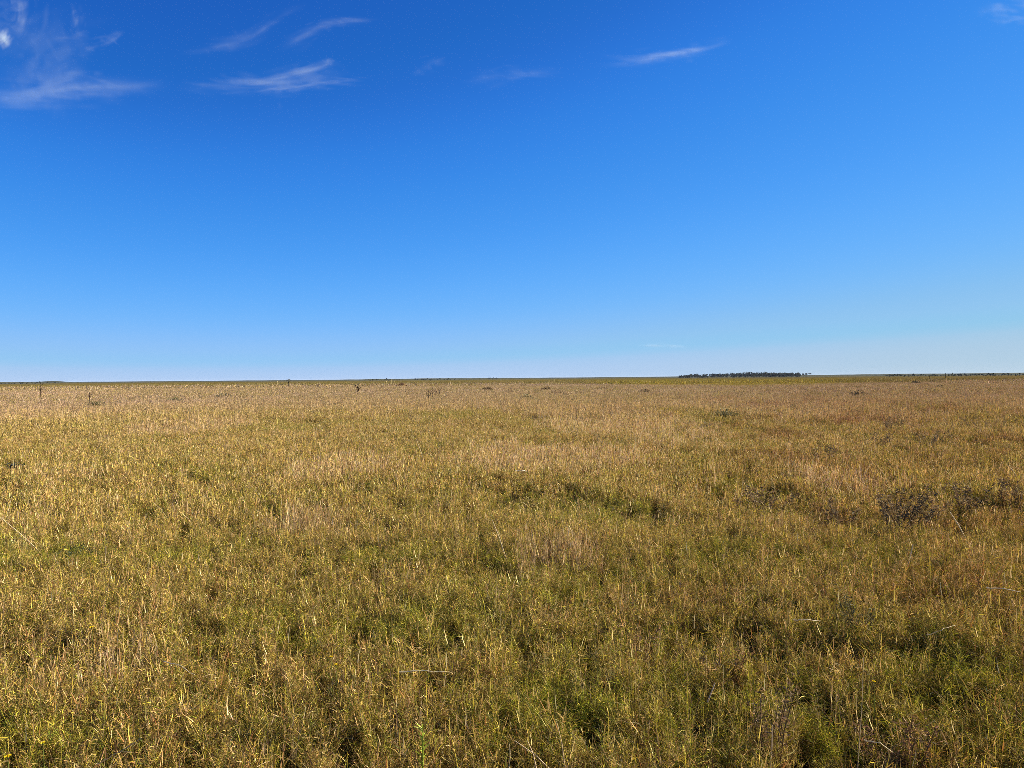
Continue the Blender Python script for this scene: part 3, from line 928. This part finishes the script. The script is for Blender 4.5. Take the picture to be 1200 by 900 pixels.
# ------------------------------------------------------------------ small yellow flowers
def flower(px, py, label, r=.011, h=.30):
    c = ground_at(px, py, h)
    t = empty('yellow_flower', (c.x, c.y, relief(c.x, c.y)), label, 'flower', 'small yellow flowers in the near grass')
    m_ = MB(); hz = h - relief(c.x, c.y)
    tube(m_, [(.01, .01, -.01), (.004, .003, hz * .6), (0, 0, hz)], [.0016, .0013, .001], (.14, .18, .03), 5)
    link_mesh('stem', m_.mesh('stem'), M_plant, t)
    m_ = MB(); k = 16
    for row, (s, up) in enumerate([(1, .25), (.65, .8)]):
        aa = np.arange(k) * 2 * math.pi / k + row * .2 + rng.normal(0, .05, k)
        d0 = np.stack([np.cos(aa), np.sin(aa), np.full(k, up + .5)], 1); d1 = np.stack([np.cos(aa), np.sin(aa), np.full(k, up - .2)], 1)
        ribbons(m_, np.tile([[0, 0, 0.]], (k, 1)), d0, d1, np.full(k, r * s), np.full(k, r * .34), 3, np.tile([[.80, .56, .012]], (k, 1)), tip=.6)
    o = link_mesh('petals', m_.mesh('petals'), M_plant, t); o.location = (0, 0, hz)
    m_ = MB()
    tube(m_, [(0, 0, -.006), (0, 0, -.002), (0, 0, .002)], [.0015, .0035, .003], (.13, .17, .03), 8)
    o = link_mesh('calyx', m_.mesh('calyx'), M_plant, t); o.location = (0, 0, hz)
    return t


flower(107.5, 735.5, 'small bright yellow flower in the grass at left, farthest of the flowers', .014)
flower(388, 770, 'small yellow flower left of centre, upper one of a close pair', .010)
flower(393.5, 779, 'small yellow flower left of centre, lower one of a close pair', .010)
flower(9, 887, 'yellow flower in the bottom left corner, largest of all', .013)
flower(50, 871, 'small yellow flower at the bottom left, right of the corner one', .009)
flower(1024, 799, 'single yellow flower in the near grass on the right', .009)


# ------------------------------------------------------------------ cirrus: real bundles of thin ice fibres high above the plain
M_cloud, n = new_mat('cirrus_ice')
at = n.new('ShaderNodeVertexColor', layer_name='tint')
sx = n.new('ShaderNodeSeparateColor'); n.l.new(at.outputs['Color'], sx.inputs[0])
d = n.new('ShaderNodeBsdfDiffuse'); d.inputs['Color'].default_value = (.80, .93, .97, 1)
t_ = n.new('ShaderNodeBsdfTranslucent'); t_.inputs['Color'].default_value = (.80, .93, .97, 1)
m1 = n.new('ShaderNodeMixShader'); m1.inputs[0].default_value = .5
n.l.new(d.outputs[0], m1.inputs[1]); n.l.new(t_.outputs[0], m1.inputs[2])
tr = n.new('ShaderNodeBsdfTransparent')
m2 = n.new('ShaderNodeMixShader'); n.l.new(sx.outputs[0], m2.inputs[0])
n.l.new(tr.outputs[0], m2.inputs[1]); n.l.new(m1.outputs[0], m2.inputs[2])
o = n.new('ShaderNodeOutputMaterial'); n.l.new(m2.outputs[0], o.inputs[0])


def cloud(label, strands, alt=8000.0, group='thin cirrus clouds high in the sky'):
    """strands: (pixel polyline, fibres, spread px, opacity, fibre width px, turn)"""
    mb = MB()
    for line, nf, spr, op, fw, turn in strands:
        L = np.array(line, float)
        seg = np.r_[0, np.cumsum(np.linalg.norm(np.diff(L, axis=0), axis=1))]
        tot = seg[-1]
        def at_(s):
            r_ = np.stack([np.interp(s, seg, L[:, 0]), np.interp(s, seg, L[:, 1])], -1)
            r_ += np.minimum(s, 0)[:, None] * (L[1] - L[0]) / seg[1]
            return r_ + np.maximum(s - tot, 0)[:, None] * (L[-1] - L[-2]) / (tot - seg[-2])
        for k in range(nf):
            ln = min(rng.gamma(2.2, .11), .6) * tot; sc_ = rng.beta(1.3, 1.3) * tot
            s = np.linspace(sc_ - ln / 2, sc_ + ln / 2, 11)
            p = np.mean([at_(s + o_) for o_ in (-.06 * tot, -.03 * tot, 0, .03 * tot, .06 * tot)], axis=0)
            f = np.linspace(-.5, .5, 11)
            # fibres comb away from the spine at an angle of their own
            sp = spr * np.interp(sc_ / tot, [0, .5, 1], [.8, 1.2, .6])
            th = rng.normal(turn * 2.2, .10)
            off = rng.normal(0, sp) * rng.choice([.5, 1, 2.0]) + th * f * ln + rng.normal(0, .05) * (f * f - .1) * ln
            tg = np.gradient(p, axis=0); tg /= np.maximum(np.linalg.norm(tg, axis=1, keepdims=True), 1e-6)
            nr = np.stack([-tg[:, 1], tg[:, 0]], 1)
            p = p + nr * off[:, None]
            wv = fw * rng.uniform(.6, 2.4)
            fade = np.sin(np.linspace(0, math.pi, 11)) ** 1.3 * op * .36 * rng.uniform(.2, 1.5)
            edge = np.interp(s, [-.15 * tot, .35 * tot, .7 * tot, 1.15 * tot], [0, 1, 1, 0])
            z = alt + rng.uniform(0, 160)
            rows = []
            for i in range(11):
                for lat in (-1, 0, 1):
                    q = p[i] + nr[i] * lat * wv
                    dr = ray(q[0], q[1]); tt = (z - CAM_H) / dr.z
                    rows.append((dr.x * tt, dr.y * tt, z))
            fa = np.zeros((11, 3, 3)); fa[:, 1, :] = (fade * edge)[:, None]
            ix = np.arange(33).reshape(11, 3)
            Fq = np.concatenate([np.stack([ix[:-1, j], ix[1:, j], ix[1:, j + 1], ix[:-1, j + 1]], -1).reshape(-1, 4) for j in (0, 1)])
            mb.add(rows, Fq, fa.reshape(-1, 3))
    V0 = np.concatenate(mb.v); c0 = V0.mean(0)
    mb.v = [v - c0 for v in mb.v]
    o = link_mesh('cloud', mb.mesh('cloud', smooth=True), M_cloud, loc=c0)
    return tag(o, label, 'cloud', group)


cloud('brightest hooked wisp of white cloud in the upper left sky, with a pointed tip', [
    ([(225, 100), (300, 98), (335, 90), (372, 79), (388, 70), (396, 76)], 120, 2.9, .075, 2.2, .04),
    ([(295, 108), (340, 103.5), (370, 98), (425, 93)], 70, 1.5, .10, 1.4, .02),
    ([(300, 101), (350, 95), (400, 92)], 70, 6.0, .055, 3.2, -.05),
    ([(378, 77), (388, 71), (394, 75)], 22, 1.6, .10, 1.8, .0)])
cloud('broad soft streak of thin cloud at the left edge of the sky, lowest there', [
    ([(-30, 117), (40, 110), (75, 106), (120, 102), (182, 99)], 170, 5.2, .058, 3.4, .05),
    ([(10, 104), (50, 94), (100, 86)], 110, 11, .04, 6, -.12),
    ([(20, 96), (60, 70), (100, 50)], 80, 12, .04, 6, .0),
    ([(-10, 70), (50, 44), (120, 24)], 50, 16, .03, 8, .0),
    ([(50, 108), (90, 102), (150, 101)], 50, 3, .07, 2, .0)])
cloud('ragged tuft of cloud in the top left corner with a cream patch', [
    ([(14, -10), (22, 8), (27, 26), (24, 42)], 80, 5, .085, 2.8, .12),
    ([(-10, 30), (6, 16), (22, 2)], 70, 11, .04, 4.5, .25),
    ([(2, 50), (14, 36), (26, 24)], 50, 7, .04, 3, .2),
    ([(-8, 36), (3, 44), (11, 53)], 70, 3.2, .34, 3.0, .1)])
cloud('faint feathery tuft right of the curled corner cloud', [
    ([(84, 4), (88, 22), (92, 38)], 40, 2.4, .06, 2, .1),
    ([(62, 47), (85, 42), (106, 37)], 40, 2.5, .045, 2, .1)])
cloud('faint short slanting wisp above the broad streak at left', [
    ([(98, 60), (112, 54), (128, 48), (140, 34)], 46, 2.2, .065, 2, .05), ([(70, 72), (98, 60), (112, 54)], 26, 3.5, .035, 2.6, .1)])
cloud('long thin slanting wisp left of the two streaks near the top, reaching the top edge', [
    ([(215, 63), (250, 57), (270, 52), (292, 46), (318, 26), (350, 8)], 90, 2.6, .032, 2.4, .06)])
cloud('bent thin wisp near the top of the sky above the bright hooked wisp', [
    ([(332, 56), (352, 44), (372, 31), (392, 26), (436, 22)], 90, 2.6, .042, 2.4, .05),
    ([(380, 26), (400, 25), (432, 23)], 30, 1.4, .045, 1.6, 0)])
cloud('lone straight wisp of cloud right of centre near the top', [
    ([(714, 76), (750, 71), (790, 63), (822, 57), (852, 49)], 110, 2.2, .066, 1.9, .04),
    ([(760, 66), (800, 62), (830, 57)], 40, 2.0, .08, 1.6, .03)])
cloud('very faint level streak of cloud at the middle of the upper sky', [
    ([(548, 95), (590, 88), (660, 84)], 60, 3.5, .035, 2.2, .03)])
cloud('very faint short wisp between the hooked wisp and the level streak', [
    ([(482, 86), (500, 78), (522, 68)], 34, 3, .035, 2.2, .04)])
cloud('faint veil of cloud in the top right corner', [
    ([(1145, 14), (1180, 8), (1225, 4)], 60, 4, .07, 3, .04), ([(1160, 25), (1190, 21), (1225, 22)], 50, 2, .07, 2.2, .03)])
cloud('tiny faint level streak of cloud low over the horizon right of centre', [
    ([(748, 405), (775, 405), (806, 406.5)], 50, .8, .10, 1.4, .0)], alt=2500.0)


# ------------------------------------------------------------------ air
M_air = bpy.data.materials.new('air'); M_air.use_nodes = True
n = NT(M_air.node_tree); n.n.clear()
pv = n.new('ShaderNodeVolumePrincipled')
pv.inputs['Color'].default_value = (.80, .88, 1.0, 1)
pv.inputs['Density'].default_value = 0.00003
o = n.new('ShaderNodeOutputMaterial'); n.l.new(pv.outputs[0], o.inputs['Volume'])
B_, z0_, z1_ = 9600.0, -5.0, 11.6
V = [(x, y, z) for z in (z0_, z1_) for y in (-B_, B_) for x in (-B_, B_)]
mb = MB(); mb.add(V, [(0, 2, 3, 1), (4, 5, 7, 6), (0, 1, 5, 4), (2, 6, 7, 3), (0, 4, 6, 2), (1, 3, 7, 5)])
tag(link_mesh('haze', mb.mesh('haze'), M_air), 'thin pale haze over the far plain', 'haze', kind='stuff')

# ------------------------------------------------------------------ light
SUN_AZ, SUN_EL = R(70), R(26)          # clockwise from the view direction
w = bpy.data.worlds.new('World'); sc.world = w; w.use_nodes = True
n = NT(w.node_tree); n.n.clear()
sky = n.new('ShaderNodeTexSky', sky_type='NISHITA')
sky.sun_disc = False
sky.sun_elevation = SUN_EL; sky.sun_rotation = SUN_AZ
sky.altitude = 100; sky.air_density = 0.35; sky.dust_density = 0.0; sky.ozone_density = 6.0
STR = 0.1
sc1 = n.vmath('SCALE', sky.outputs[0], STR)
cv = n.new('ShaderNodeRGBCurve')                       # the phone's vivid rendering of the sky
EXPO = 1.35
k_ = 2 ** -EXPO
cm = cv.mapping
cm.extend = 'EXTRAPOLATED'
cm.clip_max_x = cm.clip_max_y = 4.0
for ch, pts_ in enumerate([
        [(0, 0), (.0262, .0128), (.0303, .0155), (.0404, .0325), (.055, .058), (.095, .145), (.165, .28), (.205, .30), (.238, .38), (.3677, .455), (1.0, .8)],
        [(0, 0), (.03, .05), (.0605, .114), (.0703, .133), (.094, .222), (.13, .312), (.22, .455), (.364, .56), (.45, .592), (.67, .625), (1.2, .8)],
        [(0, 0), (.08, .28), (.162, .515), (.187, .565), (.245, .765), (.31, .86), (.4, .94), (.52, .965), (.60, .945), (.72, .88), (.80, .865), (1.07, .77), (2.0, .85)]]):
    c_ = cm.curves[ch]
    while len(c_.points) < len(pts_): c_.points.new(.5, .5)
    for p_, (x_, y_) in zip(c_.points, pts_):
        p_.location = (x_, y_ * k_); p_.handle_type = 'VECTOR' if False else 'AUTO_CLAMPED'
cm.update()
n.l.new(sc1, cv.inputs['Color'])
sc2 = n.vmath('SCALE', cv.outputs[0], 1 / STR)
bg = n.new('ShaderNodeBackground'); bg.inputs['Strength'].default_value = STR
n.l.new(sc2, bg.inputs['Color'])
o = n.new('ShaderNodeOutputWorld'); n.l.new(bg.outputs[0], o.inputs[0])
sd = bpy.data.lights.new('sun', 'SUN'); sd.energy = 5.0; sd.angle = R(0.5); sd.color = (1.0, 0.92, 0.80)
so = bpy.data.objects.new('sun', sd); col.objects.link(so)
sdir = Vector((math.sin(SUN_AZ) * math.cos(SUN_EL), math.cos(SUN_AZ) * math.cos(SUN_EL), math.sin(SUN_EL)))
so.rotation_euler = sdir.to_track_quat('Z', 'Y').to_euler()
so.location = sdir * 50

sc.cycles.transparent_max_bounces = 96
sc.cycles.use_denoising = False
sc.cycles.filter_width = 0.7
sc.cycles.max_bounces = 6
sc.cycles.diffuse_bounces = 1
sc.cycles.transmission_bounces = 4
vs = sc.view_settings
vs.view_transform = 'Standard'; vs.look = 'None'; vs.exposure = EXPO; vs.gamma = 1.0; vs.use_curve_mapping = False
